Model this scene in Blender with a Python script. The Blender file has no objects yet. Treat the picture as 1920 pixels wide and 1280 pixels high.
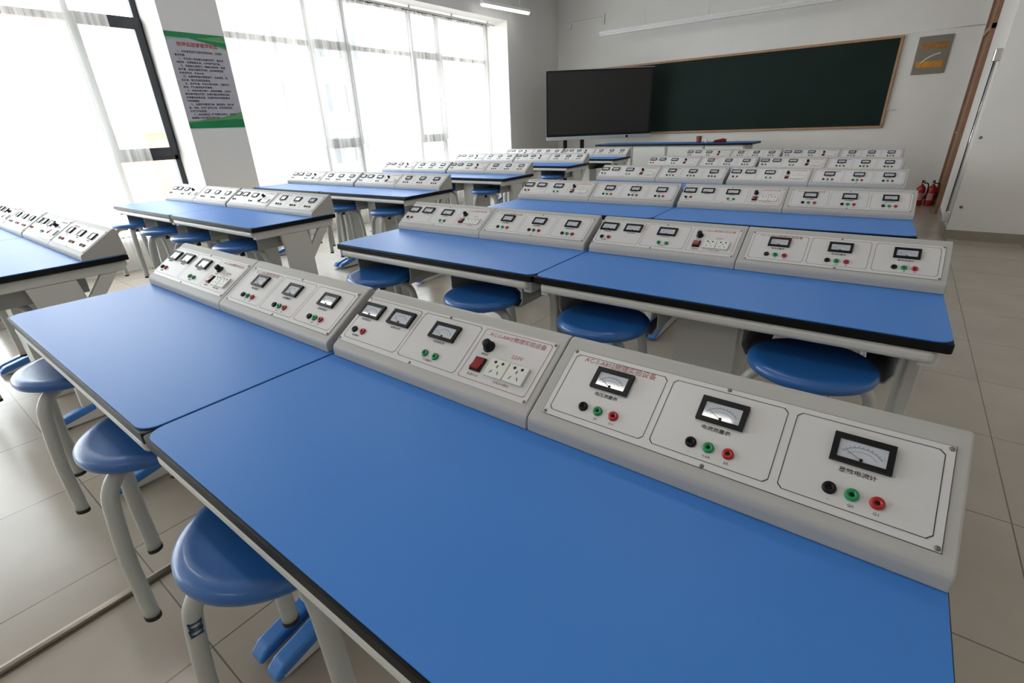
import bpy, bmesh, math, random
from mathutils import Matrix, Vector
random.seed(7)
S = bpy.context.scene
COL = S.collection
PI = math.pi

# ------------------------------------------------------------------ camera
def set_camera():
    cx, cy, cz = 1.0455, -0.1826, 1.2884
    yaw, pitch, roll, f = -0.6597, -0.4171, -0.041, 909.34
    F = Vector((math.sin(yaw)*math.cos(pitch), math.cos(yaw)*math.cos(pitch), math.sin(pitch)))
    r = Vector((math.cos(yaw), -math.sin(yaw), 0)); u = r.cross(F)
    R2 = r*math.cos(roll)+u*math.sin(roll); U2 = -r*math.sin(roll)+u*math.cos(roll)
    M = Matrix(((R2.x, U2.x, -F.x, cx), (R2.y, U2.y, -F.y, cy), (R2.z, U2.z, -F.z, cz), (0, 0, 0, 1)))
    cd = bpy.data.cameras.new('camera'); co = bpy.data.objects.new('camera', cd); COL.objects.link(co)
    co.matrix_world = M
    cd.sensor_fit = 'HORIZONTAL'; cd.sensor_width = 36.0; cd.lens = 36.0*f/1920.0
    cd.clip_start = 0.02; cd.clip_end = 200
    S.camera = co
set_camera()

# ------------------------------------------------------------------ world, sky light, exposure
SKY = 9.0
w = bpy.data.worlds.new('world'); S.world = w; w.use_nodes = True
bg = w.node_tree.nodes['Background']; bg.inputs[0].default_value = (0.93, 0.965, 1.0, 1); bg.inputs[1].default_value = SKY
S.view_settings.view_transform = 'Standard'; S.view_settings.look = 'None'
S.view_settings.gamma = 1.0; S.view_settings.exposure = 0.0; S.view_settings.use_curve_mapping = False
XW, XG = -5.06, -5.55          # wall face and glass plane on the window side
YB, YF = -5.2, 9.635           # rear and front walls
ZC = 3.55                      # ceiling
XR, XR2, YP = 1.60, 3.3, 6.83  # front-right wall face, rear-right wall, step of the right wall
WIN = ((-4.6, 2.27), (2.86, 7.92))
ZS, ZT = 0.30, 3.0             # bottom and top of the window openings
for (a, b) in WIN:             # daylight portals in the window openings
    ld = bpy.data.lights.new('window_portal', 'AREA'); ld.shape = 'RECTANGLE'; ld.size = b-a; ld.size_y = ZT-ZS
    ld.cycles.is_portal = True
    lo = bpy.data.objects.new('window_portal', ld); COL.objects.link(lo)
    lo.matrix_world = Matrix(((0, 0, -1, XG-0.08), (1, 0, 0, (a+b)/2), (0, -1, 0, (ZS+ZT)/2), (0, 0, 0, 1)))
TUBE = 19.0                    # emission of the unseen fill tubes added above the desks

# ------------------------------------------------------------------ materials
def mat(name, col, rough=0.5, metal=0.0, coat=0.0, emit=None, estr=0, spec=0.5, bump=0.0, bscale=60, noise=0.0, nscale=8, crough=0.1):
    m = bpy.data.materials.new(name); m.use_nodes = True; nt = m.node_tree; b = nt.nodes['Principled BSDF']
    b.inputs['Base Color'].default_value = (*col, 1); b.inputs['Roughness'].default_value = rough
    b.inputs['Metallic'].default_value = metal; b.inputs['Coat Weight'].default_value = coat
    b.inputs['Coat Roughness'].default_value = crough
    b.inputs['Specular IOR Level'].default_value = spec
    if emit: b.inputs['Emission Color'].default_value = (*emit, 1); b.inputs['Emission Strength'].default_value = estr
    tc = None
    if bump or noise:
        tc = nt.nodes.new('ShaderNodeTexCoord')
    if noise:
        n = nt.nodes.new('ShaderNodeTexNoise'); n.inputs['Scale'].default_value = nscale; n.inputs['Detail'].default_value = 5
        nt.links.new(tc.outputs['Object'], n.inputs['Vector'])
        r = nt.nodes.new('ShaderNodeMapRange'); r.inputs[1].default_value = 0.3; r.inputs[2].default_value = 0.7
        r.inputs[3].default_value = 1-noise; r.inputs[4].default_value = 1+noise
        nt.links.new(n.outputs['Fac'], r.inputs[0])
        mx = nt.nodes.new('ShaderNodeVectorMath'); mx.operation = 'SCALE'; mx.inputs[0].default_value = col
        nt.links.new(r.outputs[0], mx.inputs['Scale']); nt.links.new(mx.outputs[0], b.inputs['Base Color'])
    if bump:
        n = nt.nodes.new('ShaderNodeTexNoise'); n.inputs['Scale'].default_value = bscale; n.inputs['Detail'].default_value = 3
        nt.links.new(tc.outputs['Object'], n.inputs['Vector'])
        bp = nt.nodes.new('ShaderNodeBump'); bp.inputs['Strength'].default_value = bump; bp.inputs['Distance'].default_value = 0.002
        nt.links.new(n.outputs['Fac'], bp.inputs['Height']); nt.links.new(bp.outputs['Normal'], b.inputs['Normal'])
    return m
MA = dict(
    wall=mat('wall_paint', (0.79, 0.775, 0.74), 0.75, noise=0.02, nscale=2, bump=0.05),
    ceil=mat('ceiling_paint', (0.86, 0.85, 0.83), 0.85, noise=0.02),
    base=mat('skirting_tile', (0.30, 0.265, 0.215), 0.4, noise=0.06),
    blue=mat('blue_laminate', (0.060, 0.235, 0.68), 0.40, spec=0.24, coat=0.0, bump=0.03, bscale=400),
    edge=mat('black_edge_band', (0.005, 0.005, 0.005), 0.45, spec=0.2),
    alu=mat('grey_painted_metal', (0.64, 0.64, 0.61), 0.38, bump=0.02),
    tray=mat('grey_plastic_tray', (0.33, 0.335, 0.33), 0.5),
    cap=mat('blue_plastic_cap', (0.045, 0.20, 0.58), 0.28),
    seat=mat('stool_blue_plastic', (0.020, 0.122, 0.40), 0.3, coat=0.25, noise=0.04, nscale=5),
    leg=mat('stool_leg_paint', (0.50, 0.515, 0.49), 0.33, coat=0.2),
    rubber=mat('black_rubber', (0.012, 0.012, 0.012), 0.6),
    sticker=mat('navy_print', (0.03, 0.09, 0.15), 0.5),
    house=mat('console_grey_plastic', (0.455, 0.45, 0.43), 0.5, bump=0.04, bscale=250),
    plate=mat('console_face_print', (0.65, 0.645, 0.64), 0.32, spec=0.5),
    ink=mat('dark_print', (0.05, 0.05, 0.055), 0.5),
    pink=mat('dull_red_print', (0.36, 0.07, 0.075), 0.5),
    rose=mat('pale_red_print', (0.52, 0.27, 0.27), 0.5),
    black=mat('black_plastic', (0.006, 0.006, 0.006), 0.42, spec=0.25),
    dial=mat('meter_dial', (0.54, 0.575, 0.63), 0.4, coat=1.0, crough=0.04),
    dialink=mat('dial_scale_print', (0.14, 0.17, 0.28), 0.5),
    red=mat('red_plastic', (0.42, 0.012, 0.014), 0.25),
    green=mat('green_plastic', (0.008, 0.27, 0.085), 0.25),
    hole=mat('dark_hole', (0.01, 0.01, 0.01), 0.7),
    rocker=mat('dark_red_rocker', (0.24, 0.004, 0.006), 0.2),
    white=mat('white_plastic', (0.72, 0.73, 0.68), 0.35),
    frame=mat('window_aluminium', (0.022, 0.026, 0.034), 0.4),
    board=mat('chalkboard_green', (0.007, 0.020, 0.016), 0.55, spec=0.15, noise=0.10, nscale=1.5),
    wood=mat('warm_wood_trim', (0.40, 0.23, 0.12), 0.45, noise=0.15, nscale=12),
    door=mat('brown_door', (0.235, 0.115, 0.062), 0.45, noise=0.12, nscale=9),
    screen=mat('screen_off', (0.034, 0.033, 0.031), 0.35, spec=0.15),
    tvframe=mat('display_bezel', (0.010, 0.010, 0.011), 0.4, spec=0.2),
    silver=mat('silver_strip', (0.5, 0.5, 0.5), 0.35, metal=0.7),
    chrome=mat('chrome', (0.7, 0.7, 0.7), 0.18, metal=1.0),
    strip=mat('floor_metal_strip', (0.42, 0.38, 0.33), 0.28, metal=1.0),
    lampw=mat('lamp_white', (0.78, 0.78, 0.76), 0.4),
    lit=mat('fill_tube', (1, 1, 1), 0.5, emit=(1.0, 0.97, 0.92), estr=TUBE),
    litw=mat('lit_wall_tube', (1, 1, 1), 0.5, emit=(1.0, 0.98, 0.95), estr=3.5),
    ext=mat('extinguisher_red', (0.36, 0.008, 0.010), 0.22, coat=0.4),
    paper=mat('poster_paper', (0.47, 0.46, 0.50), 0.45),
    pgreen=mat('poster_green', (0.0, 0.22, 0.07), 0.4),
    pgreen2=mat('poster_light_green', (0.11, 0.33, 0.12), 0.4),
    pmint=mat('poster_mint', (0.25, 0.46, 0.36), 0.4),
    pl_grey=mat('plaque_grey', (0.20, 0.185, 0.155), 0.4, metal=0.4),
    pl_gold=mat('plaque_gold', (0.50, 0.22, 0.03), 0.25, metal=0.6, noise=0.3, nscale=30),
    pl_dark=mat('plaque_bronze', (0.26, 0.13, 0.04), 0.3, metal=0.6, noise=0.3, nscale=25),
    pl_pale=mat('plaque_pale', (0.55, 0.53, 0.42), 0.25, metal=0.4),
    redbrown=mat('red_brown_plastic', (0.20, 0.05, 0.03), 0.4),
    cream=mat('facade_cream', (0.23, 0.205, 0.165), 0.8, noise=0.05),
    facg=mat('facade_grey', (0.42, 0.45, 0.47), 0.8),
    orange=mat('facade_orange', (0.75, 0.30, 0.14), 0.8),
    facwin=mat('facade_glass', (0.05, 0.06, 0.07), 0.3),
    ground=mat('street_ground', (0.5, 0.48, 0.44), 0.9),
)
def floor_mat():
    m = bpy.data.materials.new('floor_tiles'); m.use_nodes = True; nt = m.node_tree; N = nt.nodes; L = nt.links; b = N['Principled BSDF']
    tc = N.new('ShaderNodeTexCoord'); mp = N.new('ShaderNodeMapping'); L.new(tc.outputs['Object'], mp.inputs[0])
    mp.inputs['Location'].default_value = (0.19, 0.0, 0)
    bk = N.new('ShaderNodeTexBrick'); bk.offset = 0.0; bk.squash = 1.0
    bk.inputs['Scale'].default_value = 1.0; bk.inputs['Brick Width'].default_value = 0.6; bk.inputs['Row Height'].default_value = 0.6
    bk.inputs['Mortar Size'].default_value = 0.0022; bk.inputs['Mortar Smooth'].default_value = 0.1
    bk.inputs['Color1'].default_value = (0.40, 0.355, 0.295, 1); bk.inputs['Color2'].default_value = (0.43, 0.38, 0.32, 1)
    bk.inputs['Mortar'].default_value = (0.15, 0.125, 0.10, 1)
    L.new(mp.outputs[0], bk.inputs['Vector'])
    n = N.new('ShaderNodeTexNoise'); n.inputs['Scale'].default_value = 3.0; n.inputs['Detail'].default_value = 8
    L.new(tc.outputs['Object'], n.inputs['Vector'])
    r = N.new('ShaderNodeMapRange'); r.inputs[1].default_value = 0.3; r.inputs[2].default_value = 0.7; r.inputs[3].default_value = 0.93; r.inputs[4].default_value = 1.06
    L.new(n.outputs['Fac'], r.inputs[0])
    v = N.new('ShaderNodeVectorMath'); v.operation = 'SCALE'; L.new(bk.outputs['Color'], v.inputs[0]); L.new(r.outputs[0], v.inputs['Scale'])
    L.new(v.outputs[0], b.inputs['Base Color']); b.inputs['Roughness'].default_value = 0.24; b.inputs['Specular IOR Level'].default_value = 0.7
    bp = N.new('ShaderNodeBump'); bp.inputs['Strength'].default_value = 0.3; bp.inputs['Distance'].default_value = 0.001; bp.invert = True
    L.new(bk.outputs['Fac'], bp.inputs['Height']); L.new(bp.outputs[0], b.inputs['Normal'])
    return m
MA['floor'] = floor_mat()
def curtain_mat():
    m = bpy.data.materials.new('sheer_curtain'); m.use_nodes = True; nt = m.node_tree; N = nt.nodes; L = nt.links
    N.remove(N['Principled BSDF']); out = N['Material Output']
    d = N.new('ShaderNodeBsdfDiffuse'); d.inputs[0].default_value = (0.86, 0.84, 0.80, 1)
    t = N.new('ShaderNodeBsdfTranslucent'); t.inputs[0].default_value = (0.92, 0.90, 0.86, 1)
    a = N.new('ShaderNodeAddShader')
    m1 = N.new('ShaderNodeMixShader'); m1.inputs[0].default_value = 0.6; L.new(d.outputs[0], m1.inputs[1]); L.new(t.outputs[0], m1.inputs[2])
    tr = N.new('ShaderNodeBsdfTransparent'); tr.inputs[0].default_value = (1, 1, 1, 1)
    m2 = N.new('ShaderNodeMixShader')
    tc = N.new('ShaderNodeTexCoord'); mp = N.new('ShaderNodeMapping'); mp.inputs['Scale'].default_value = (1, 22, 0.25); L.new(tc.outputs['Object'], mp.inputs[0])
    nz = N.new('ShaderNodeTexNoise'); nz.inputs['Scale'].default_value = 1.0; nz.inputs['Detail'].default_value = 4; L.new(mp.outputs[0], nz.inputs['Vector'])
    mr = N.new('ShaderNodeMapRange'); mr.inputs[1].default_value = 0.35; mr.inputs[2].default_value = 0.68; mr.inputs[3].default_value = 0.22; mr.inputs[4].default_value = 0.50
    L.new(nz.outputs['Fac'], mr.inputs[0]); L.new(mr.outputs[0], m2.inputs[0])
    L.new(tr.outputs[0], m2.inputs[1]); L.new(m1.outputs[0], m2.inputs[2]); L.new(m2.outputs[0], out.inputs[0])
    N.remove(a); return m
MA['curtain'] = curtain_mat()
def glass_mat():
    m = bpy.data.materials.new('window_glass'); m.use_nodes = True; nt = m.node_tree; N = nt.nodes; L = nt.links
    N.remove(N['Principled BSDF']); out = N['Material Output']
    g = N.new('ShaderNodeBsdfGlossy'); g.inputs['Roughness'].default_value = 0.02
    t = N.new('ShaderNodeBsdfTransparent'); t.inputs[0].default_value = (0.94, 0.96, 0.96, 1)
    mx = N.new('ShaderNodeMixShader'); mx.inputs[0].default_value = 0.06
    L.new(t.outputs[0], mx.inputs[1]); L.new(g.outputs[0], mx.inputs[2]); L.new(mx.outputs[0], out.inputs[0])
    return m
MA['glass'] = glass_mat()

# ------------------------------------------------------------------ mesh helpers
class MB:
    def __init__(s, M=None): s.bm = bmesh.new(); s.M = M or Matrix(); s.mats = []
    def mi(s, m):
        if m not in s.mats: s.mats.append(m)
        return s.mats.index(m)
    def faces(s, vs, fs, m, smooth=False):
        V = [s.bm.verts.new(s.M @ Vector(v)) for v in vs]; i = s.mi(m); out = []
        for f in fs:
            try: F = s.bm.faces.new([V[k] for k in f])
            except ValueError: continue
            F.material_index = i; F.smooth = smooth; out.append(F)
        return V, out
    def box(s, x0, x1, y0, y1, z0, z1, m, bev=0, seg=2):
        vs = [(x, y, z) for x in (x0, x1) for y in (y0, y1) for z in (z0, z1)]
        fs = [(0, 1, 3, 2), (4, 6, 7, 5), (0, 4, 5, 1), (2, 3, 7, 6), (0, 2, 6, 4), (1, 5, 7, 3)]
        V, F = s.faces(vs, fs, m)
        if bev:
            ed = list({e for f in F for e in f.edges})
            bmesh.ops.bevel(s.bm, geom=ed, offset=bev, segments=seg, affect='EDGES', profile=0.5)
        return F
    def prism(s, prof, a0, a1, m, axis='x', bev=0, seg=2, smooth=False):
        """closed 2D profile extruded along an axis: axis x -> profile (y,z); y -> (x,z); z -> (x,y)"""
        n = len(prof)
        def P(a, p): return {'x': (a, p[0], p[1]), 'y': (p[0], a, p[1]), 'z': (p[0], p[1], a)}[axis]
        vs = [P(a0, p) for p in prof]+[P(a1, p) for p in prof]
        fs = [tuple(range(n)), tuple(range(2*n-1, n-1, -1))]+[(i, i+n, (i+1) % n+n, (i+1) % n) for i in range(n)]
        V, F = s.faces(vs, fs, m, smooth)
        bmesh.ops.recalc_face_normals(s.bm, faces=F)
        if bev:
            ed = list({e for f in F for e in f.edges})
            bmesh.ops.bevel(s.bm, geom=ed, offset=bev, segments=seg, affect='EDGES', profile=0.5)
        return F
    def cyl(s, c, r, h, m, n=20, r2=None, axis='z', bev=0):
        r2 = r if r2 is None else r2
        s.lathe(c, [(0, 0), (r, 0), (r2, h), (0, h)] if not bev else [(0, 0), (r, 0), (r2, h-bev), (r2-bev, h), (0, h)], m, n, axis)
    def lathe(s, c, prof, m, n=24, axis='z', smooth=True):
        vs = []; fs = []; rings = []
        def P(a, b, h): return {'z': (c[0]+a, c[1]+b, c[2]+h), 'y': (c[0]+a, c[1]+h, c[2]+b), 'x': (c[0]+h, c[1]+a, c[2]+b)}[axis]
        for (r, h) in prof:
            if r < 1e-7: rings.append([len(vs)]); vs.append(P(0, 0, h))
            else:
                k = len(vs); rings.append(list(range(k, k+n)))
                vs += [P(r*math.cos(2*PI*i/n), r*math.sin(2*PI*i/n), h) for i in range(n)]
        for A, B in zip(rings, rings[1:]):
            if len(A) == 1 and len(B) == 1: continue
            for i in range(n):
                j = (i+1) % n
                if len(A) == 1: fs.append((A[0], B[i], B[j]))
                elif len(B) == 1: fs.append((A[i], A[j], B[0]))
                else: fs.append((A[i], A[j], B[j], B[i]))
        V, F = s.faces(vs, fs, m, smooth); bmesh.ops.recalc_face_normals(s.bm, faces=F)
        return F
    def tube(s, path, rx, ry, m, n=12, up=(0, 0, 1), cap=True, rx1=None):
        """oval tube along a path; rx along the side vector, ry along the other"""
        P = [Vector(p) for p in path]; vs = []; K = len(P); side0 = None
        for k in range(K):
            t = (P[min(k+1, K-1)]-P[max(k-1, 0)]).normalized()
            sv = t.cross(Vector(up))
            if sv.length < 1e-4: sv = side0 or Vector((1, 0, 0))
            sv.normalize(); side0 = sv; o = sv.cross(t).normalized()
            for i in range(n):
                a = 2*PI*i/n; vs.append(tuple(P[k]+sv*rx*math.cos(a)+o*ry*math.sin(a)))
        fs = [(k*n+i, k*n+(i+1) % n, (k+1)*n+(i+1) % n, (k+1)*n+i) for k in range(K-1) for i in range(n)]
        if cap: fs += [tuple(range(n-1, -1, -1)), tuple((K-1)*n+i for i in range(n))]
        V, F = s.faces(vs, fs, m, True); bmesh.ops.recalc_face_normals(s.bm, faces=F)
        for f in F:
            if len(f.verts) > 4: f.smooth = False
        return F
    def obj(s, name, parent=None, loc=None):
        me = bpy.data.meshes.new(name); s.bm.to_mesh(me); s.bm.free()
        for m in s.mats: me.materials.append(m)
        o = bpy.data.objects.new(name, me); COL.objects.link(o)
        if parent: o.parent = parent
        if loc: o.location = loc
        return o
def spline(pts, sub=5):
    P = [Vector(p) for p in pts]; out = []
    for i in range(len(P)-1):
        a, b, c, d = P[max(i-1, 0)], P[i], P[i+1], P[min(i+2, len(P)-1)]
        for k in range(sub):
            t = k/sub
            out.append(0.5*((2*b)+(c-a)*t+(2*a-5*b+4*c-d)*t*t+(-a+3*b-3*c+d)*t**3))
    out.append(P[-1]); return out
def text_mesh(name, body, size, m, M, parent, ext=0.0002, align='CENTER', width=None, spacing=1.0, line=1.0, bold=0.0, res=2):
    c = bpy.data.curves.new(name+'_c', 'FONT'); c.body = body; c.size = size; c.align_x = align; c.align_y = 'CENTER'
    c.extrude = ext; c.resolution_u = res; c.space_character = spacing; c.space_line = line; c.offset = bold
    t = bpy.data.objects.new(name+'_t', c); COL.objects.link(t)
    dg = bpy.context.evaluated_depsgraph_get(); me = bpy.data.meshes.new_from_object(t.evaluated_get(dg))
    bpy.data.objects.remove(t); bpy.data.curves.remove(c)
    if width and len(me.vertices):
        xs = [v.co.x for v in me.vertices]; k = width/(max(xs)-min(xs))
        for v in me.vertices: v.co.x *= k
    me.transform(M); me.materials.clear(); me.materials.append(m); me.name = name
    o = bpy.data.objects.new(name, me); COL.objects.link(o); o.parent = parent
    return o
def thing(name, label, cat, loc=(0, 0, 0), rz=0, group=None):
    o = bpy.data.objects.new(name, None); COL.objects.link(o); o.empty_display_size = 0.1
    o.location = loc; o.rotation_euler = (0, 0, rz); tag(o, label, cat, group); return o
def tag(o, label, cat, group=None):
    o['label'] = label; o['category'] = cat
    if group: o['group'] = group
    return o
def struct(o): o['kind'] = 'structure'; return o
def kids(o): return [c for c in bpy.data.objects if c.parent == o]
TREE = {}
def snapshot(o): TREE[o.name] = [(c, [(g, []) for g in kids(c)]) for c in kids(o)]
def copy_tree(o):
    r = o.copy(); COL.objects.link(r)
    for c, gs in TREE[o.name]:
        k = c.copy(); COL.objects.link(k); k.parent = r
        for g, _ in gs:
            q = g.copy(); COL.objects.link(q); q.parent = k
    return r

# ------------------------------------------------------------------ room shell
def sbox(name, *a, bev=0):
    m = a[-1]; b = MB(); b.box(*a[:-1], m, bev=bev); return struct(b.obj(name))
sbox('floor', -5.8, XR2+0.2, YB-0.2, YF+0.2, -0.12, 0, MA['floor'])
sbox('ceiling', -5.8, XR2+0.2, YB-0.2, YF+0.2, ZC, ZC+0.15, MA['ceil'])
sbox('wall_front', -5.8, XR2+0.2, YF, YF+0.2, 0, ZC, MA['wall'])
sbox('wall_rear', -5.8, XR2+0.2, YB-0.2, YB, 0, ZC, MA['wall'])
sbox('wall_right', XR2, XR2+0.2, YB, YP, 0, ZC, MA['wall'])
sbox('wall_right_front', XR, XR2+0.2, YP, YF, 0, ZC, MA['wall'])
b = MB()
for (y0, y1) in ((YB, WIN[0][0]), (WIN[0][1], WIN[1][0]), (WIN[1][1], YF)): b.box(-5.66, XW, y0, y1, 0, ZC, MA['wall'])
for (y0, y1) in WIN:
    b.box(-5.66, XW, y0, y1, ZT, ZC, MA['wall']); b.box(-5.66, -5.42, y0, y1, 0, ZS, MA['wall'])
struct(b.obj('wall_left'))
sbox('baseboard_front', XW, XR, YF-0.012, YF, 0, 0.095, MA['base'])
sbox('baseboard_right', XR+0.001, XR2, YP-0.014, YP, 0, 0.095, MA['base'])
sbox('baseboard_right_front', XR-0.012, XR, YP, 8.5, 0, 0.095, MA['base'])
b = MB(); b.prism([(-0.012, 0), (0.012, 0), (0.011, 0.014), (0.004, 0.019), (-0.004, 0.019), (-0.011, 0.014)], -1.6, 0.5, MA['strip'], axis='y'); b.box(0.014, 0.020, -1.6, 0.5, 0.0, 0.0015, MA['pl_grey'])
o = b.obj('trim_1', loc=(-0.588, 0, 0)); struct(o)

# windows: dark aluminium frames with fixed panes and narrow opening sashes
def window(idx, y0, y1, mull, sash):
    root = thing('window_%d' % idx, 'x', 'x'); del root['label']; del root['category']; struct(root)
    b = MB(); x0, x1 = XG-0.03, XG+0.03; f = MA['frame']
    def bar(a0, a1, z0, z1, d=0.0): b.box(x0-d, x1+d, a0, a1, z0, z1, f)
    bar(y0, y0+0.055, ZS, ZT); bar(y1-0.055, y1, ZS, ZT); bar(y0, y1, ZS, ZS+0.05); bar(y0, y1, ZT-0.05, ZT)
    bar(y0, y1, 2.36, 2.42)
    for m_ in mull: bar(m_-0.028, m_+0.028, ZS, ZT, 0.002)
    b.obj('window_frame', root)
    for (a, c) in sash:
        bar2 = MB(); bar2.box(x0, x1, a, c, 1.09, 1.14, f); bar2.obj('window_rail', root)
        s = MB()
        for q in ((a, a+0.07, 1.135, 2.44), (c-0.07, c, 1.135, 2.44), (a+0.07, c-0.07, 1.135, 1.22), (a+0.07, c-0.07, 2.335, 2.44)):
            s.box(x1+0.003, x1+0.035, *q, f, bev=0.003)
        so = s.obj('window_sash', root)
        h = MB(); h.box(x1+0.035, x1+0.05, a+0.02, a+0.045, 1.62, 1.74, MA['rubber'], bev=0.004); h.obj('window_handle', so)
    g = MB(); g.box(XG-0.004, XG+0.004, y0+0.03, y1-0.03, ZS+0.02, ZT-0.02, MA['glass']); g.obj('window_pane', root)
    s = MB(); s.box(-5.64, -5.40, y0, y1, ZS-0.0, ZS+0.03, MA['lampw'], bev=0.005); s.obj('window_sill', root)
window(1, WIN[0][0], WIN[0][1], (-3.6, -3.0, -1.9, -0.7, 0.5, 1.66), ((1.64, 2.25), (-0.72, -0.1)))
window(2, WIN[1][0], WIN[1][1], (4.19, 4.78, 6.02, 6.62), ((4.16, 4.81), (5.99, 6.65)))

def curtain(y0, y1, label, phase, gather=()):
    n = int((y1-y0)*60); zs = [2.93, 2.7, 2.2, 1.5, 0.9, 0.4, 0.12]; vs = []; b = MB()
    for iz, z in enumerate(zs):
        k = 0.55+0.45*(iz/(len(zs)-1))
        for i in range(n+1):
            y = y0+(y1-y0)*i/n
            x = -5.33+k*(0.028*math.sin(y*19+phase+0.6*math.sin(y*3.1))+0.018*math.sin(y*41+1.3*phase+iz*0.15)+0.012*math.sin(y*7))
            vs.append((x, y+0.006*math.sin(iz*1.3+y*11), z))
    N = n+1; fs = [(r*N+i, r*N+i+1, (r+1)*N+i+1, (r+1)*N+i) for r in range(len(zs)-1) for i in range(n)]
    b.faces(vs, fs, MA['curtain'], True); c = b.obj('sheer_curtain'); tag(c, label, 'curtain')
    hk = MB()
    for i in range(int((y1-y0)/0.16)):
        yy = y0+0.06+i*0.16; hk.tube([(-5.33, yy, 2.925), (-5.33, yy, 2.945)], 0.003, 0.003, MA['chrome'], n=6)
    hk.obj('curtain_hooks', c)
curtain(-4.5, 1.93, 'white sheer curtain over the left window, drawn short of its dark frame', 0.4)
curtain(2.90, 7.86, 'long white sheer curtain across the window between poster pillar and display', 1.9)
for (a, c, lab) in ((-4.58, 2.25, 'thin curtain rail above the left window beside the poster pillar'), (2.88, 7.9, 'thin curtain rail above the long window nearest the chalkboard')):
    b = MB(); b.tube([(-5.33, a, 2.955), (-5.33, c, 2.955)], 0.012, 0.012, MA['alu']);
    for k in range(6): y = a+0.2+k*(c-a-0.4)/5; b.box(-5.34, -5.32, y-0.012, y+0.012, 2.96, ZT, MA['alu'])
    tag(b.obj('curtain_rail'), lab, 'curtain rail')

# poster on the pillar between the windows
def poster():
    root = thing('safety_poster', 'green-bordered Chinese rules poster on the grey pillar between windows', 'poster', (XW, 2.56, 1.84))
    M = Matrix(((0, 0, 1, 0.004), (1, 0, 0, 0), (0, 1, 0, 0), (0, 0, 0, 1)))   # u -> +y, v -> +z, out -> +x
    W, H = 0.292, 0.445
    b = MB(M); b.box(-W, W, -H, H, -0.004, 0.0, MA['paper']); b.obj('poster_sheet', root)
    def wave(top, bot, m, z, nm):
        b = MB(M); n = 24; vs = []
        for i in range(n+1):
            t = i/n; u = -W+2*W*t; vs += [(u, top(t), z), (u, bot(t), z)]
        b.faces(vs, [(2*i, 2*i+1, 2*i+3, 2*i+2) for i in range(n)], m); return b.obj(nm, root)
    wave(lambda t: H, lambda t: H-0.055+0.02*math.sin(t*5)-0.055*t**3, MA['pgreen2'], 0.0006, 'printed_wave')
    wave(lambda t: H, lambda t: H-0.045*(1-t)**1.2-0.004-0.02*math.sin(PI*t), MA['pgreen'], 0.0010, 'printed_wave')
    wave(lambda t: H-0.03-0.035*t, lambda t: H-0.03-0.035*t-0.06*max(0, t-0.35)**0.7, MA['pgreen'], 0.0012, 'printed_wave')
    wave(lambda t: H-0.05-0.01*t, lambda t: H-0.075+0.03*min(t*2.2, 1)-0.01*t, MA['pmint'], 0.0009, 'printed_wave')
    wave(lambda t: -H+0.05+0.05*t+0.02*math.sin(t*4), lambda t: -H, MA['pgreen'], 0.0006, 'printed_wave')
    wave(lambda t: -H+0.07+0.09*t**2, lambda t: -H+0.055+0.035*t, MA['pgreen2'], 0.0010, 'printed_wave')
    def T(nm, s, size, m, u, v, al='LEFT', w_=None, bold=0.0):
        text_mesh(nm, s, size, m, M @ Matrix.Translation((u, v, 0.0012)), root, ext=0.0003, align=al, width=w_, bold=bold, res=1)
    T('poster_heading', '物理实验室管理制度', 0.043, MA['pink'], 0.0, 0.335, 'CENTER', 0.40, 0.0008)
    L = ['    一、实验室是进行实验教学的场所，应保持', '整洁安静。', '    二、学生进入实验室必须遵守纪律，服从教', '师指导，不得随意走动、大声喧哗或打闹。',
         '    三、实验前认真预习，明确实验目的、原理', '和步骤，检查仪器是否完好，如有缺损应及', '时报告教师，予以补发。', '    四、实验时按操作规程进行，认真观察，如',
         '实记录，独立完成实验报告。', '    五、爱护仪器，节约水电与材料，注意安全', '用电，严防触电和火灾事故。', '    六、实验中发生意外，要保持镇静，立即切',
         '断电源并报告教师，妥善处理后再继续实验。', '不得擅自拆装设备，仪器损坏应按规定登记', '并酌情赔偿。', '    七、实验完毕整理仪器，放回原处，清扫桌',
         '面、地面，关好门窗和水电，经教师检查后', '方可离开实验室。', '    八、实验室物品一律不得私自带出，借用须', '经管理人员同意并办理手续。']
    for i, s in enumerate(L): T('poster_text', s, 0.0235, MA['ink'], -0.245, 0.272-i*0.0325, 'LEFT', None, 0.0003)
poster()

# front wall: chalkboard, display, plaque, trunking, board lamp
def chalkboard():
    x0, x1, z0, z1 = -4.18, 0.712, 1.055, 2.265; y = YF
    root = thing('chalkboard', 'wide dark green chalkboard with warm wood-coloured frame on front wall', 'chalkboard', (0, 0, 0))
    b = MB(); b.box(x0+0.03, x1-0.03, y-0.022, y-0.002, z0+0.03, z1-0.03, MA['board']); b.obj('writing_surface', root)
    for nm, q in (('frame_rail', (x0, x1, y-0.04, y, z1-0.035, z1)), ('frame_rail', (x0, x1, y-0.04, y, z0, z0+0.035)), ('frame_rail', (x0, x0+0.035, y-0.04, y, z0+0.036, z1-0.036)), ('frame_rail', (x1-0.035, x1, y-0.04, y, z0+0.036, z1-0.036))):
        b = MB(); b.box(*q, MA['wood'], bev=0.006); b.obj(nm, root)
    b = MB(); b.box(x1, x1+0.11, y-0.05, y-0.012, 1.30, 1.312, MA['alu'], bev=0.003); b.tube([(x1+0.1, y-0.03, 1.306), (x1+0.1, y, 1.306)], 0.006, 0.006, MA['alu']); b.obj('side_hook', root)
chalkboard()
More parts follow.
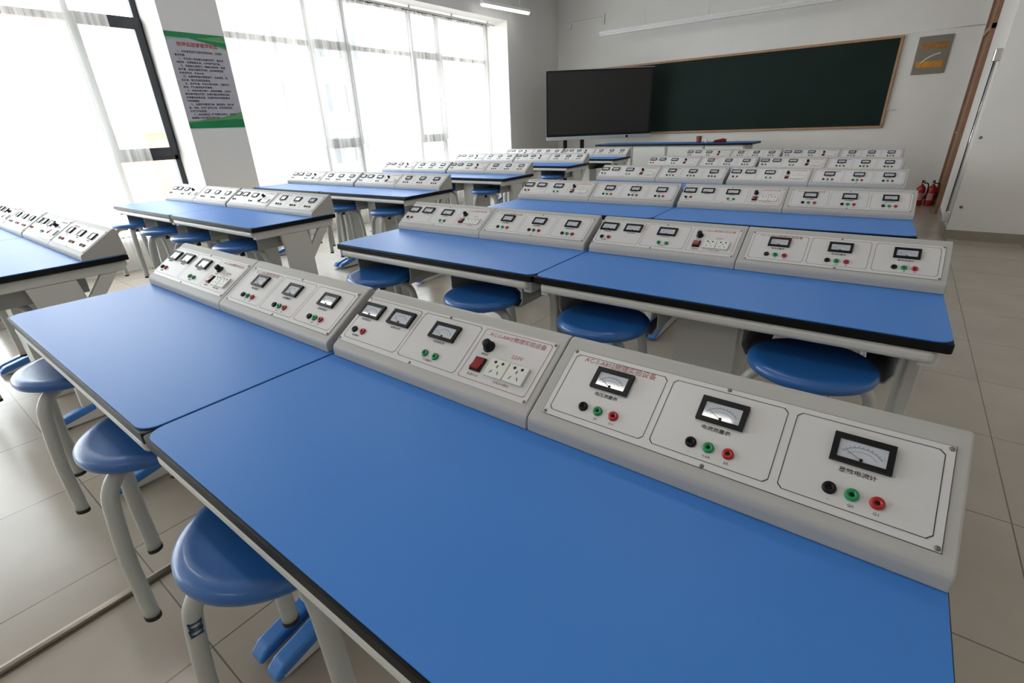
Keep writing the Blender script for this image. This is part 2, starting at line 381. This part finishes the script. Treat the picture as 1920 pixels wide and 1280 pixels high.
def display():
    W2, z0, z1 = 0.972, 1.074, 2.162
    root = thing('interactive_display', 'large switched-off flat display on a stand, turned toward the desks', 'display', (-3.60, 8.71, 0), math.radians(37.7))
    b = MB(); b.box(-W2, W2, -0.04, 0.045, z0, z1, MA['tvframe'], bev=0.008); b.obj('display_case', root)
    b = MB(); b.box(-W2+0.03, W2-0.055, -0.0445, -0.039, z0+0.04, z1-0.025, MA['screen']); b.obj('screen', root)
    b = MB(); b.box(-W2, W2, -0.045, 0.03, z0-0.062, z0-0.001, MA['facg'], bev=0.006); s = b.obj('speaker_bar', root)
    b = MB(); b.cyl((W2-0.45, -0.055, z0-0.032), 0.022, 0.012, MA['black'], axis='y'); b.obj('bar_button', root)
    b = MB(); b.box(-W2+0.02, W2, -0.03, 0.03, z1+0.001, z1+0.012, MA['facg'], bev=0.004); b.obj('top_strip', root)
    b = MB()
    for x in (-0.62, -0.30): b.box(x-0.035, x+0.035, 0.0, 0.05, 0.055, z0-0.063, MA['tvframe'], bev=0.004)
    b.obj('stand_post', root)
    b = MB(); b.box(-0.82, -0.12, -0.20, 0.22, 0.0, 0.055, MA['tvframe'], bev=0.01); b.obj('stand_base', root)
display()
def plaque():
    root = thing('award_plaque', 'grey framed plaque with gold panels on wall right of chalkboard', 'plaque', (1.075, YF-0.02, 1.98))
    M = Matrix(((1, 0, 0, 0), (0, 0, -1, 0), (0, 1, 0, 0), (0, 0, 0, 1)))   # u -> x, v -> z, out -> -y
    b = MB(M); b.box(-0.185, 0.185, -0.235, 0.235, -0.02, 0.0, MA['pl_grey'], bev=0.004); b.obj('plaque_board', root)
    b = MB(M); b.box(-0.15, 0.15, 0.075, 0.155, 0.0, 0.004, MA['pl_dark']); b.obj('plaque_panel', root)
    b = MB(M); b.box(-0.15, 0.15, -0.155, -0.075, 0.0, 0.004, MA['pl_gold']); b.obj('plaque_panel', root)
    b = MB(M); b.box(-0.15, 0.15, -0.072, 0.072, 0.0, 0.002, MA['pl_grey']); b.obj('plaque_panel', root)
    b = MB(M); b.tube(spline([(-0.10, -0.10, 0.006), (-0.05, -0.045, 0.006), (0.02, -0.005, 0.006), (0.10, 0.018, 0.006)]), 0.012, 0.003, MA['pl_pale'], up=(0, 0, 1)); b.obj('plaque_ribbon', root)
plaque()
b = MB(); b.box(XW+0.01, -4.02, YF-0.03, YF-0.001, 3.13, 3.17, MA['lampw'], bev=0.004); b.box(-4.06, -4.02, YF-0.03, YF-0.001, 3.0, 3.13, MA['lampw'], bev=0.004)
tag(b.obj('cable_trunking'), 'white cable trunking high on front wall by the window corner', 'trunking')
b = MB(); b.box(-4.84, -4.74, YF-0.035, YF-0.001, 3.0, 3.09, MA['lampw'], bev=0.006); tag(b.obj('junction_box'), 'small white junction box below trunking near the front left corner', 'junction box')
b = MB(); b.tube([(0.74, YF-0.008, 2.285), (XR-0.001, YF-0.008, 2.285)], 0.007, 0.007, MA['lampw']); tag(b.obj('cable_conduit'), 'thin white conduit running above the gold plaque to the door', 'conduit')

def batten(label, p0, p1, lit, rods, zc=ZC, group=None):
    root = thing('batten_light', label, 'ceiling light', (0, 0, 0), 0, group); A, B = Vector(p0), Vector(p1); d = (B-A); L = d.length; ang = math.atan2(d.y, d.x)
    M = Matrix.Translation(A) @ Matrix.Rotation(ang, 4, 'Z')
    b = MB(M); b.prism([(-0.05, 0.0), (0.05, 0.0), (0.03, 0.045), (-0.03, 0.045)], 0, L, MA['lampw'], axis='x'); b.obj('lamp_housing', root)
    b = MB(M); b.prism([(0.034*math.cos(PI+PI*k/10), 0.0+0.034*math.sin(PI+PI*k/10)-0.001) for k in range(11)], 0.01, L-0.01, lit or MA['lampw'], axis='x'); b.obj('lamp_tube', root)
    for t in rods:
        b = MB(M); b.tube([(L*t, 0, 0.045), (L*t, 0, zc-A.z)], 0.006, 0.006, MA['lampw']); b.obj('hanging_rod', root)
batten('long unlit white lamp hanging above the chalkboard', (-3.78, 9.0, 2.735), (0.02, 9.0, 2.735), None, (0.22, 0.5, 0.78))
batten('lit tube lamp hanging by the window wall near the display', (-4.86, 7.0, 3.1), (-4.74, 8.14, 3.1), MA['litw'], (0.2, 0.8))
for x in (-3.0, 0.0):  # out-of-view tubes, added as overhead fill for desks and console faces
    for y in (-2.6, 0.2, 2.8, 5.4):
        batten('unseen fill tube lamp added below the ceiling, above the desks', (x-0.6, y, 3.1), (x+0.6, y, 3.1), MA['lit'], (0.2, 0.8), ZC, 'added fill tubes above the desks')

# door, chrome bar and bolts on the right
def door():
    root = thing('door_1', 'x', 'x'); del root['label']; del root['category']; struct(root)
    x = XR; y0, y1 = 8.52, 9.50
    b = MB(); b.box(x-0.02, x, y0+0.06, y1-0.06, 0.0, 2.12, MA['door']); b.obj('door_leaf', root)
    b = MB(); b.box(x-0.045, x, y0, y0+0.06, 0, 3.2, MA['door'], bev=0.004); b.box(x-0.045, x, y1-0.06, y1, 0, 3.2, MA['door'], bev=0.004)
    b.box(x-0.045, x, y0, y1, 2.12, 2.18, MA['wood'], bev=0.004); b.box(x-0.045, x, y0, y1, 3.14, 3.2, MA['door'], bev=0.004); b.obj('door_frame', root)
    b = MB(); b.box(x-0.018, x, y0+0.06, y1-0.06, 2.18, 3.14, MA['door']); b.obj('transom_panel', root)
    b = MB(); b.tube(spline([(x-0.02, y0+0.13, 1.0), (x-0.06, y0+0.13, 1.0), (x-0.06, y0+0.24, 1.0)]), 0.008, 0.008, MA['chrome']); b.obj('door_handle', root)
door()
root = thing('grab_bar', 'tall chrome vertical bar with end brackets at the white wall corner', 'grab bar', (XR, YP+0.06, 0))
b = MB(); b.tube([(-0.035, 0, 0.2), (-0.035, 0, 1.72)], 0.011, 0.011, MA['chrome'], up=(1, 0, 0)); b.obj('bar', root)
b = MB(); b.tube([(-0.046, -0.03, 0.22), (-0.046, -0.03, 1.70)], 0.004, 0.004, MA['tvframe'], up=(1, 0, 0)); b.obj('inner_rod', root)
for z in (0.17, 1.68):
    b = MB(); b.box(-0.06, 0, -0.035, 0.03, z, z+0.11, MA['chrome'], bev=0.008); b.obj('bracket', root)
for (x, z, t_) in ((1.66, 0.335, 'small dark bolt low on the white wall face beside chrome bar'), (1.635, 1.01, 'small dark bolt at mid height on white wall face beside chrome bar')):
    b = MB(); b.lathe((x, YP, z), [(0, -0.018), (0.008, -0.016), (0.010, -0.006), (0.015, -0.004), (0.015, 0)], MA['pl_grey'], 12, 'y'); tag(b.obj('wall_bolt'), t_, 'bolt')

def extinguisher(x, y, label, rz):
    root = thing('fire_extinguisher', label, 'fire extinguisher', (x, y, 0), rz, 'extinguishers by the door'); root.scale = (0.82, 0.82, 0.80)
    b = MB(); b.lathe((0, 0, 0), [(0, 0), (0.06, 0), (0.066, 0.012), (0.068, 0.03), (0.068, 0.27), (0.062, 0.31), (0.042, 0.34), (0.022, 0.355), (0.02, 0.372), (0, 0.372)], MA['ext'], 28); b.obj('cylinder', root)
    b = MB(); b.cyl((0, 0, 0.372), 0.018, 0.03, MA['black']); b.box(-0.012, 0.012, -0.085, 0.02, 0.402, 0.414, MA['black'], bev=0.003); b.box(-0.012, 0.012, -0.08, 0.02, 0.432, 0.442, MA['black'], bev=0.003); b.box(-0.012, 0.012, 0.0, 0.02, 0.40, 0.44, MA['black']); b.obj('valve_handle', root)
    b = MB(); b.tube(spline([(0.02, 0, 0.39), (0.075, 0, 0.385), (0.095, 0, 0.32), (0.09, 0, 0.2), (0.082, 0, 0.12)]), 0.009, 0.009, MA['black'], up=(0, 1, 0)); b.obj('hose', root)
    b = MB(); b.cyl((0.0, -0.03, 0.388), 0.014, 0.008, MA['white'], axis='y'); b.obj('pressure_gauge', root)
    b = MB()
    n = 10; vs = []
    for i in range(n+1):
        a = -PI/2-0.7+1.4*i/n; vs += [(0.0688*math.cos(a), 0.0688*math.sin(a), 0.10), (0.0688*math.cos(a), 0.0688*math.sin(a), 0.22)]
    b.faces(vs, [(2*i, 2*i+2, 2*i+3, 2*i+1) for i in range(n)], MA['rose']); b.obj('printed_label', root)
extinguisher(1.375, 9.27, 'red fire extinguisher on the floor, left of the pair by the door', 0.3)
extinguisher(1.502, 9.30, 'red fire extinguisher on the floor, right of the pair nearest the brown door', -0.2)

# teacher's desk at the front and small things on it
def teacher_desk():
    x0, x1, y0, y1, zt = -3.42, -0.79, 8.25, 8.85, 0.93
    root = thing('teacher_desk', 'long blue-topped teacher bench with dark edge before the chalkboard', 'desk', (0, 0, 0))
    b = MB(); b.box(x0, x1, y0, y1, zt-0.03, zt-0.001, MA['edge'], bev=0.006); e = b.obj('edge_band', root)
    b = MB(); b.box(x0+0.004, x1-0.004, y0+0.004, y1-0.004, zt-0.003, zt, MA['blue']); b.obj('worktop', root)
    for k in range(4):
        a = x0+0.1+k*(x1-x0-0.2)/4; c = a+(x1-x0-0.2)/4-0.008
        b = MB(); b.box(a, c, y0+0.05, y1-0.04, 0.08, zt-0.03, MA['alu'], bev=0.003); cb = b.obj('cabinet', root)
        b = MB(); b.box(a+0.02, c-0.02, y0+0.035, y0+0.05, 0.1, zt-0.05, MA['white'], bev=0.003); b.obj('cabinet_door', cb)
    b = MB(); b.box(x0+0.12, x1-0.12, y0+0.08, y1-0.06, 0, 0.08, MA['edge']); b.obj('plinth', root)
teacher_desk()
b = MB(); b.lathe((-1.66, 8.5, 0.93), [(0, 0), (0.035, 0), (0.038, 0.02), (0.045, 0.10), (0.041, 0.10), (0.034, 0.02), (0, 0.02)], MA['redbrown']); tag(b.obj('cup'), 'red-brown cup standing on the teacher bench', 'cup')
b = MB(); b.cyl((-1.54, 8.5, 0.93), 0.022, 0.05, MA['white'], bev=0.004); tag(b.obj('chalk_pot'), 'small white pot on the teacher bench beside the red-brown cup', 'pot')
root = thing('stapler', 'dark red and black stapler lying on the teacher bench', 'stapler', (-1.33, 8.5, 0.93), 0.15)
b = MB(); b.box(-0.10, 0.10, -0.022, 0.022, 0, 0.012, MA['black'], bev=0.004); b.obj('base', root)
b = MB(); b.prism([(-0.09, 0.012), (0.095, 0.012), (0.10, 0.045), (0.05, 0.06), (-0.085, 0.035)], -0.02, 0.02, MA['rocker'], axis='y', bev=0.004); b.obj('arm', root)

# ------------------------------------------------------------------ lab desk (origin: front left foot line, y runs to the console)
DL, DD, DH = 1.2, 0.6, 0.78
def rrect(x0, x1, y0, y1, r, n=5):
    p = []
    for (cx, cy, a0) in ((x1-r, y1-r, 0), (x0+r, y1-r, 90), (x0+r, y0+r, 180), (x1-r, y0+r, 270)):
        for k in range(n+1):
            a = math.radians(a0+90*k/n); p.append((cx+r*math.cos(a), cy+r*math.sin(a)))
    return p
def make_desk():
    root = thing('lab_desk', 'x', 'desk')
    b = MB(); b.prism(rrect(0.001, DL-0.001, 0, DD, 0.010), DH-0.029, DH-0.0035, MA['edge'], axis='z', bev=0.003); b.obj('edge_band', root)
    b = MB(); b.prism(rrect(0.0035, DL-0.0035, 0.0035, DD-0.0035, 0.036), DH-0.0036, DH, MA['blue'], axis='z', bev=0.0012); b.obj('worktop', root)
    for y in (0.002, DD-0.046):
        b = MB(); b.box(0.03, DL-0.03, y, y+0.04, 0.716, DH-0.0295, MA['alu'], bev=0.012, seg=3); b.obj('rail', root)
    for s in (0, 1):
        x = 0.022 if s == 0 else DL-0.022-0.036
        b = MB()
        b.box(x, x+0.036, 0.02, 0.58, 0.70, 0.7475, MA['alu'], bev=0.006)
        b.prism([(0.19, 0.70), (0.375, 0.70), (0.39, 0.60), (0.40, 0.05), (0.20, 0.05), (0.212, 0.40), (0.208, 0.60)], x, x+0.036, MA['alu'], axis='x', bev=0.006)
        b.prism([(0.47, 0.70), (0.54, 0.70), (0.385, 0.50), (0.37, 0.57)], x+0.003, x+0.033, MA['alu'], axis='x', bev=0.004)
        b.prism([(0.07, 0.006), (0.57, 0.006), (0.565, 0.045), (0.40, 0.075), (0.19, 0.075), (0.075, 0.035)], x-0.004, x+0.042, MA['alu'], axis='x', bev=0.007)
        fr = b.obj('end_frame', root)
        for (ya, yb) in ((0.045, 0.25), (0.47, 0.585)):
            c = MB(); y_ = yb if ya < 0.3 else ya
            if ya < 0.3: pr = [(0.05, 0.012), (0.25, 0.055), (0.25, 0.088), (0.20, 0.082), (0.075, 0.052), (0.05, 0.03)]
            else: pr = [(0.575, 0.012), (0.46, 0.052), (0.46, 0.078), (0.56, 0.052), (0.58, 0.03)]
            c.prism(pr, x-0.007, x+0.045, MA['cap'], axis='x', bev=0.008, seg=3)
            c.obj('foot_cap', fr)
        c = MB()
        for y_ in (0.12, 0.52): c.cyl((x+0.018, y_, 0), 0.016, 0.008, MA['rubber'])
        c.obj('rubber_pad', fr)
    for cx in (0.275, 0.92):
        b = MB(); t = 0.004; m = MA['tray']; y0, y1 = 0.055, 0.42
        for s in (-1, 1):
            o_ = [(0.193, 0.7475), (0.193, 0.648), (0.176, 0.617), (0.128, 0.617), (0.128, 0.621), (0.173, 0.621), (0.189, 0.650), (0.189, 0.7475)]
            b.prism([(cx+s*p[0], p[1]) for p in o_], y0, y1, m, axis='y')
        b.box(cx-0.189, cx+0.189, y1-t, y1, 0.621, 0.747, m)
        b.box(cx-0.128, cx+0.128, 0.31, y1-t, 0.617, 0.621, m)
        b.obj('book_tray', root)
    snapshot(root); return root
def make_cabinet(root):
    b = MB(); b.box(0.495, 0.70, 0.16, 0.40, 0.0, 0.7475, MA['alu'], bev=0.004); return b

# ------------------------------------------------------------------ console modules
ANG = math.atan2(0.0979, 0.1516); MW = 0.591
PM = Matrix.Translation((0, 0.003, 0.0287)) @ Matrix.Rotation(ANG, 4, 'X')
def outline(b, u0, u1, v0, v1, m, wd=0.0011, z=0.0018, cut=0.006):
    o_ = [(u0+cut, v0), (u1-cut, v0), (u1, v0+cut), (u1, v1-cut), (u1-cut, v1), (u0+cut, v1), (u0, v1-cut), (u0, v0+cut)]
    cu, cv = (u0+u1)/2, (v0+v1)/2
    i_ = [(p[0]+(wd if p[0] < cu else -wd), p[1]+(wd if p[1] < cv else -wd)) for p in o_]
    vs = [(p[0], p[1], z) for p in o_]+[(p[0], p[1], z) for p in i_]
    b.faces(vs, [(k, (k+1) % 8, (k+1) % 8+8, k+8) for k in range(8)], m)
def meter(root, u, v, wd, h, ang=0.5):
    z0 = 0.0015; b = MB(PM)
    L, T, Bm, H = 0.0075, 0.0085, 0.006, 0.0062
    u0, u1, v0, v1 = u-wd/2, u+wd/2, v-h/2, v+h/2
    for q in ((u0, u1, v1-T, v1), (u0, u1, v0, v0+Bm), (u0, u0+L, v0+Bm, v1-T), (u1-L, u1, v0+Bm, v1-T)):
        b.box(*q, z0, z0+H, MA['black'])
    o = b.obj('meter', root)
    d = MB(PM); d.box(u0+L, u1-L, v0+Bm, v1-T, z0, z0+0.004, MA['dial']); do = d.obj('dial', o)
    s = MB(PM); cu, cv = u, v0+Bm-0.004; n = 14
    for R_, wd_ in ((0.026, 0.0009), (0.020, 0.0005)):
        vs = []
        for k in range(n+1):
            a = math.radians(35+110*k/n); c_, s_ = math.cos(a), math.sin(a)*0.92
            vs += [(cu+R_*c_, cv+R_*s_, z0+0.0043), (cu+(R_+wd_)*c_, cv+(R_+wd_)*s_, z0+0.0043)]
        s.faces(vs, [(2*k, 2*k+2, 2*k+3, 2*k+1) for k in range(n)], MA['dialink'])
    for k in range(11):
        a = math.radians(38+104*k/10); c_, s_ = math.cos(a), math.sin(a)*0.92; q = 0.0004
        s.faces([(cu+0.0268*c_-q, cv+0.0268*s_, z0+0.0043), (cu+0.0268*c_+q, cv+0.0268*s_, z0+0.0043), (cu+0.0295*c_+q, cv+0.0295*s_, z0+0.0043), (cu+0.0295*c_-q, cv+0.0295*s_, z0+0.0043)], [(0, 1, 2, 3)], MA['dialink'])
    s.cyl((cu, v0+Bm+0.003, z0+0.004), 0.0022, 0.001, MA['black'], 10)
    s.obj('scale_print', o)
    nd = MB(PM); a = math.radians(138); nd.tube([(cu, cv+0.006, z0+0.0055), (cu+0.024*math.cos(a), cv+0.024*math.sin(a), z0+0.0055)], 0.0003, 0.0003, MA['ink'], 6); nd.obj('needle', o)
def jack(root, u, v, m, r=0.0078):
    b = MB(PM); b.lathe((u, v, 0.0015), [(r*1.08, 0), (r*1.08, 0.0015), (r, 0.0045), (r*0.72, 0.0052), (r*0.45, 0.0045), (r*0.40, 0.002), (0, 0.002)], m, 20)
    b.cyl((u, v, 0.0034), r*0.36, 0.0005, MA['hole'], 12); b.obj('jack', root)
def screw(root, u, v):
    b = MB(PM); b.lathe((u, v, 0.0015), [(0.0035, 0), (0.0032, 0.001), (0.0015, 0.0017), (0, 0.0017)], MA['pl_grey'], 10); b.obj('screw', root)
def housing(root):
    b = MB(); pr = [(0, 0), (0.182, 0), (0.181, 0.01), (0.172, 0.118), (0.166, 0.1275), (0.1546, 0.1266), (0.003, 0.0287), (0.0, 0.020)]
    b.prism(pr, 0, MW, MA['house'], axis='x', bev=0.0032, seg=3)
    o = b.obj('housing', root)
    for p in o.data.polygons: p.use_smooth = False
def TX(root, nm, s, u, v, size, m, width=None, bold=0.0):
    return text_mesh(nm, s, size, m, PM @ Matrix.Translation((u, v, 0.0017)), root, ext=0.0001, width=width, bold=bold, res=1)
TITLE = 'AC-S-A802物理实验设备'
def make_supply():
    root = thing('power_console', 'x', 'power console'); housing(root); m = MA
    b = MB(PM); b.box(0.002, 0.577, 0.018, 0.160, 0.0002, 0.0015, m['plate'], bev=0.0004, seg=1); b.obj('faceplate', root)
    b = MB(PM)
    for (a, c) in ((0.012, 0.203), (0.212, 0.389)): outline(b, a, c, 0.030, 0.154, m['ink'])
    outline(b, 0.399, 0.568, 0.030, 0.154, m['pink'], cut=0.004); b.obj('outline_print', root)
    for (u, v) in ((0.047, 0.118), (0.155, 0.1195), (0.302, 0.116)): meter(root, u, v, 0.075, 0.042)
    jack(root, 0.035, 0.0565, m['black']); jack(root, 0.066, 0.0565, m['red']); jack(root, 0.287, 0.054, m['green']); jack(root, 0.319, 0.053, m['green'])
    b = MB(PM); b.lathe((0.432, 0.112, 0.0015), [(0.0135, 0), (0.0135, 0.003), (0.010, 0.004), (0.0095, 0.018), (0.007, 0.02), (0, 0.02)], m['black'], 20); b.obj('fuse_knob', root)
    b = MB(PM); u0, u1, v0, v1 = 0.418, 0.446, 0.050, 0.083; b.box(u0, u1, v0, v1, 0.0015, 0.006, m['black'], bev=0.0015); sw = b.obj('power_switch', root)
    b = MB(PM); b.prism([(v0+0.003, 0.006), (v1-0.003, 0.006), (v1-0.003, 0.0075), ((v0+v1)/2, 0.0085), (v0+0.003, 0.0125)], u0+0.003, u1-0.003, m['rocker'], axis='x', bev=0.001); b.obj('rocker', sw)
    for (a, c) in ((0.458, 0.5035), (0.5055, 0.551)):
        b = MB(PM); b.box(a, c, 0.048, 0.0885, 0.0015, 0.0075, m['white'], bev=0.0015); so = b.obj('socket', root); cu = (a+c)/2
        h = MB(PM)
        for s in (-1, 1): h.cyl((cu+s*0.009, 0.081, 0.0074), 0.0033, 0.0004, m['hole'], 10)
        h.box(cu-0.001, cu+0.001, 0.069, 0.076, 0.0074, 0.0078, m['hole'])
        for s in (-1, 1):
            c_, s_ = math.cos(s*0.5), math.sin(s*0.5); cx, cy = cu+s*0.0085, 0.0585; q = [(-0.0009, -0.004), (0.0009, -0.004), (0.0009, 0.004), (-0.0009, 0.004)]
            h.faces([(cx+x*c_-y*s_, cy+x*s_+y*c_, 0.0078) for x, y in q], [(0, 1, 2, 3)], m['hole'])
        h.obj('pin_holes', so)
    for (u, v) in ((0.007, 0.155), (0.572, 0.155), (0.007, 0.023), (0.572, 0.023), (0.29, 0.157), (0.263, 0.0215)): screw(root, u, v)
    TX(root, 'title_print', TITLE, 0.486, 0.1425, 0.013, m['pink'], 0.142)
    TX(root, 'caption_print', '直流电压表', 0.047, 0.0905, 0.0065, m['ink'], 0.034); TX(root, 'caption_print', '直流电流表', 0.155, 0.0915, 0.0065, m['ink'], 0.034)
    TX(root, 'caption_print', '交流电压表', 0.302, 0.0885, 0.0065, m['ink'], 0.034)
    TX(root, 'caption_print', '直流输出', 0.050, 0.042, 0.006, m['ink'], 0.026); TX(root, 'caption_print', '交流输出', 0.303, 0.040, 0.006, m['pink'], 0.026)
    TX(root, 'caption_print', '电源开关', 0.432, 0.0415, 0.006, m['pink'], 0.028); TX(root, 'caption_print', '保险丝', 0.432, 0.093, 0.0055, m['ink'], 0.018)
    TX(root, 'caption_print', '交流220V输出', 0.505, 0.041, 0.006, m['pink'], 0.038); TX(root, 'caption_print', '220V', 0.508, 0.105, 0.012, m['rose'], 0.028, 0.0004)
    snapshot(root); return root
def make_meters():
    root = thing('power_console', 'x', 'power console'); housing(root); m = MA
    b = MB(PM); b.box(0.022, 0.575, 0.0175, 0.1585, 0.0002, 0.0015, m['plate'], bev=0.0004, seg=1); b.obj('faceplate', root)
    b = MB(PM)
    b.box(0.0212, 0.5758, 0.0167, 0.1593, 0.0001, 0.0006, m['ink'])
    for (a, c) in ((0.031, 0.206), (0.216, 0.388), (0.399, 0.566)): outline(b, a, c, 0.028, 0.150, m['ink'])
    b.obj('outline_print', root)
    for u in (0.1185, 0.304, 0.483): meter(root, u, 0.1125, 0.069, 0.042)
    for us, ls, cap in (((0.090, 0.118, 0.147), ('-', '3V', '15V'), '电压测量表'), ((0.276, 0.302, 0.330), ('-', '0.6A', '3A'), '电流测量表'), ((0.457, 0.482, 0.509), ('-', 'G0', 'G1'), '灵敏电流计')):
        for u, l_, c in zip(us, ls, ('black', 'green', 'red')):
            jack(root, u, 0.051, m[c]); TX(root, 'caption_print', l_, u+0.001, 0.0365, 0.0062, m['ink'])
        TX(root, 'caption_print', cap, us[1]+0.001, 0.082, 0.0078, m['ink'], 0.042, 0.0001)
    for (u, v) in ((0.027, 0.154), (0.571, 0.154), (0.027, 0.0215), (0.571, 0.0215), (0.302, 0.1555), (0.302, 0.0205)): screw(root, u, v)
    TX(root, 'title_print', TITLE, 0.1185, 0.1425, 0.0125, m['pink'], 0.136)
    snapshot(root); return root

# ------------------------------------------------------------------ stool (origin under the seat centre, at its feet)
SEAT_T = 0.455
def make_stool():
    root = thing('lab_stool', 'x', 'stool')
    b = MB(); R = 0.163; z = SEAT_T
    b.lathe((0, 0, z), [(0, -0.036), (0.135, -0.036), (0.150, -0.034), (R-0.003, -0.028), (R, -0.020), (R-0.001, -0.010), (R-0.008, -0.003), (R-0.022, 0.0), (R-0.034, -0.0012), (0.11, -0.003), (0.0, -0.004)], MA['seat'], 56); b.obj('seat', root)
    b = MB(); b.cyl((0, 0, z-0.052), 0.05, 0.016, MA['leg'], 20); b.cyl((0, 0, z-0.085), 0.016, 0.035, MA['rubber'], 12); b.obj('hub', root)
    prof = [(0.03, 0.405), (0.095, 0.404), (0.130, 0.394), (0.150, 0.372), (0.160, 0.345), (0.170, 0.27), (0.177, 0.20), (0.180, 0.14), (0.182, 0.008)]
    for k in range(4):
        a = k*PI/2; c_, s_ = math.cos(a), math.sin(a)
        P = spline([(r*c_, r*s_, h) for r, h in prof], 4)
        b = MB(); b.tube(P, 0.019, 0.0155, MA['leg'], n=14, up=(c_, s_, 0.001)); lg = b.obj('leg', root)
        b = MB(); b.tube([(0.182*c_, 0.182*s_, 0.012), (0.1825*c_, 0.1825*s_, 0.0)], 0.0200, 0.0165, MA['rubber'], n=14, up=(c_, s_, 0.001)); b.obj('foot_cap', lg)
    snapshot(root); return root

# ------------------------------------------------------------------ the rows
ORD = ('front', 'second', 'third', 'fourth', 'fifth', 'farthest')
ORD = ('nearest', 'second', 'third', 'fourth', 'fifth', 'sixth')
ROWS = {'right': [(0.0, 0.0, 0.0), (0.045, 1.248, 0.015), (-0.02, 2.534, 0.040), (-0.094, 3.82, -0.020), (-0.146, 5.053, -0.06), (-0.165, 6.44, -0.045)],
        'left': [(-3.137, -0.032, 0.0), (-3.225, 1.222, 0.012), (-3.41, 2.60, 0.035), (-3.50, 4.06, 0.035), (-3.65, 5.67, 0.03), (-3.62, 6.98, 0.02)]}
BL = {'right': 'the right-hand block', 'left': 'the window-side block'}
first = {}
def place(kind, make, x, y, z, rz, label, group):
    if kind not in first: o = make(); first[kind] = o
    else: o = copy_tree(first[kind])
    o.location = (x, y, z); o.rotation_euler = (0, 0, rz); o['label'] = label; o['group'] = group
    return o
# hidden stools (behind consoles or out of frame) are left out: (block, row, seat) seen
SEEN = {('right', 0): (0, 1, 2), ('right', 1): (0, 1, 2, 3), ('left', 0): (2, 3), ('left', 1): (0, 1, 2, 3), ('left', 2): (0, 1, 2, 3), ('left', 3): (1, 2, 3), ('left', 4): (2, 3)}
ROT = [0.576, 0.436, 1.40, 0.9, 0.2, 1.1, 0.4, 0.75]
for side in ('right', 'left'):
    for r, (X, Y, t) in enumerate(ROWS[side]):
        c_, s_ = math.cos(t), math.sin(t)
        def W(dx, dy): return (X+c_*dx-s_*dy, Y+s_*dx+c_*dy)
        rw = '%s row of %s' % (ORD[r], BL[side])
        for d, (dx, dn) in enumerate(((-DL, 'left'), (0.0, 'right'))):
            x, y = W(dx, 0)
            dk = place('desk', make_desk, x, y, 0, t, 'blue-topped lab desk, %s desk in the %s' % (dn, rw), 'blue-topped lab desks')
            if d == 1:
                cb = first.get('cab')
                if cb is None: cb = make_cabinet(dk).obj('cable_cabinet'); first['cab'] = cb
                else: cb = cb.copy(); COL.objects.link(cb)
                cb.parent = dk
            off = (0.003, 0.596) if d == 0 else (0.013, 0.606)
            x, y = W(dx+off[0], 0.418)
            place('supply', make_supply, x, y, DH, t, 'grey console with sockets and red switch, %s desk, %s' % (dn, rw), 'consoles with sockets')
            x, y = W(dx+off[1], 0.418)
            place('meters', make_meters, x, y, DH, t, 'grey console with three meters, %s desk, %s' % (dn, rw), 'consoles with three meters')
        for k, dx in enumerate((-0.925, -0.28, 0.275, 0.92)):
            if k in SEEN.get((side, r), ()):
                x, y = W(dx, 0.035 if r else 0.085)
                nth = ('leftmost', 'second from left', 'third from left', 'rightmost')[k]
                place('stool', make_stool, x, y, 0.202, ROT[(k+4*(side == 'left')+r) % 8], 'round blue stool hung under desks, %s, %s' % (nth, rw), 'blue stools hung under the desks')

# printed mark on the leg of the nearest stool
def leg_mark():
    st = first['stool']
    near = [o for o in bpy.data.objects if o.get('category') == 'stool' and 'third from left, nearest row of the right' in o['label']][0]
    legs = [c for c in kids(near) if c.name.startswith('leg')]
    a = PI+0.0
    lg = min(legs, key=lambda l: sum((Vector(v.co)-Vector((-0.182, 0, 0.0))).length for v in list(l.data.vertices)[-3:]))
    b = MB()
    X = -0.1545
    for z0 in (0.318, 0.333):
        for q in ((-0.010, 0.010, z0, z0+0.003), (-0.010, 0.010, z0+0.010, z0+0.013), (-0.010, -0.007, z0, z0+0.013), (0.007, 0.010, z0, z0+0.013)):
            x0, x1, za, zb = q; xc = -(0.160+(0.345-za)*0.13); b.box(xc+x0, xc+x1, -0.0198, -0.0135, za, zb, MA['sticker'])
    b.obj('printed_mark', lg)
leg_mark()

# ------------------------------------------------------------------ outside
def outside():
    g = MB(); g.box(-70, -6.2, -40, 60, -8.2, -8.0, MA['ground']); struct(g.obj('ground'))
    def bld(name, label, x0, x1, y0, y1, z1, m, floors, nw):
        root = thing(name, label, 'building', (0, 0, 0))
        b = MB(); b.box(x0, x1, y0, y1, -8, z1, m); b.obj('wall', root)
        for f in range(floors):
            for k in range(nw):
                yy = y0+(k+0.5)*(y1-y0)/nw; zz = -7+f*3.2
                if zz+1.8 > z1: continue
                b = MB(); b.box(x1-0.05, x1+0.04, yy-0.75, yy+0.75, zz, zz+1.7, MA['facwin']); b.obj('window', root)
        b = MB(); b.box(x0-0.2, x1+0.2, y0-0.2, y1+0.2, z1, z1+0.3, MA['facg']); b.obj('roof', root)
    bld('apartment_building', 'pale cream apartment block seen through the long window curtain', -42, -30, 15.5, 24.5, 11, MA['cream'], 7, 4)
    bld('office_building', 'low orange and cream building seen faintly through the left window', -36, -26, 2, 12, 1.6, MA['orange'], 0, 4)
outside()
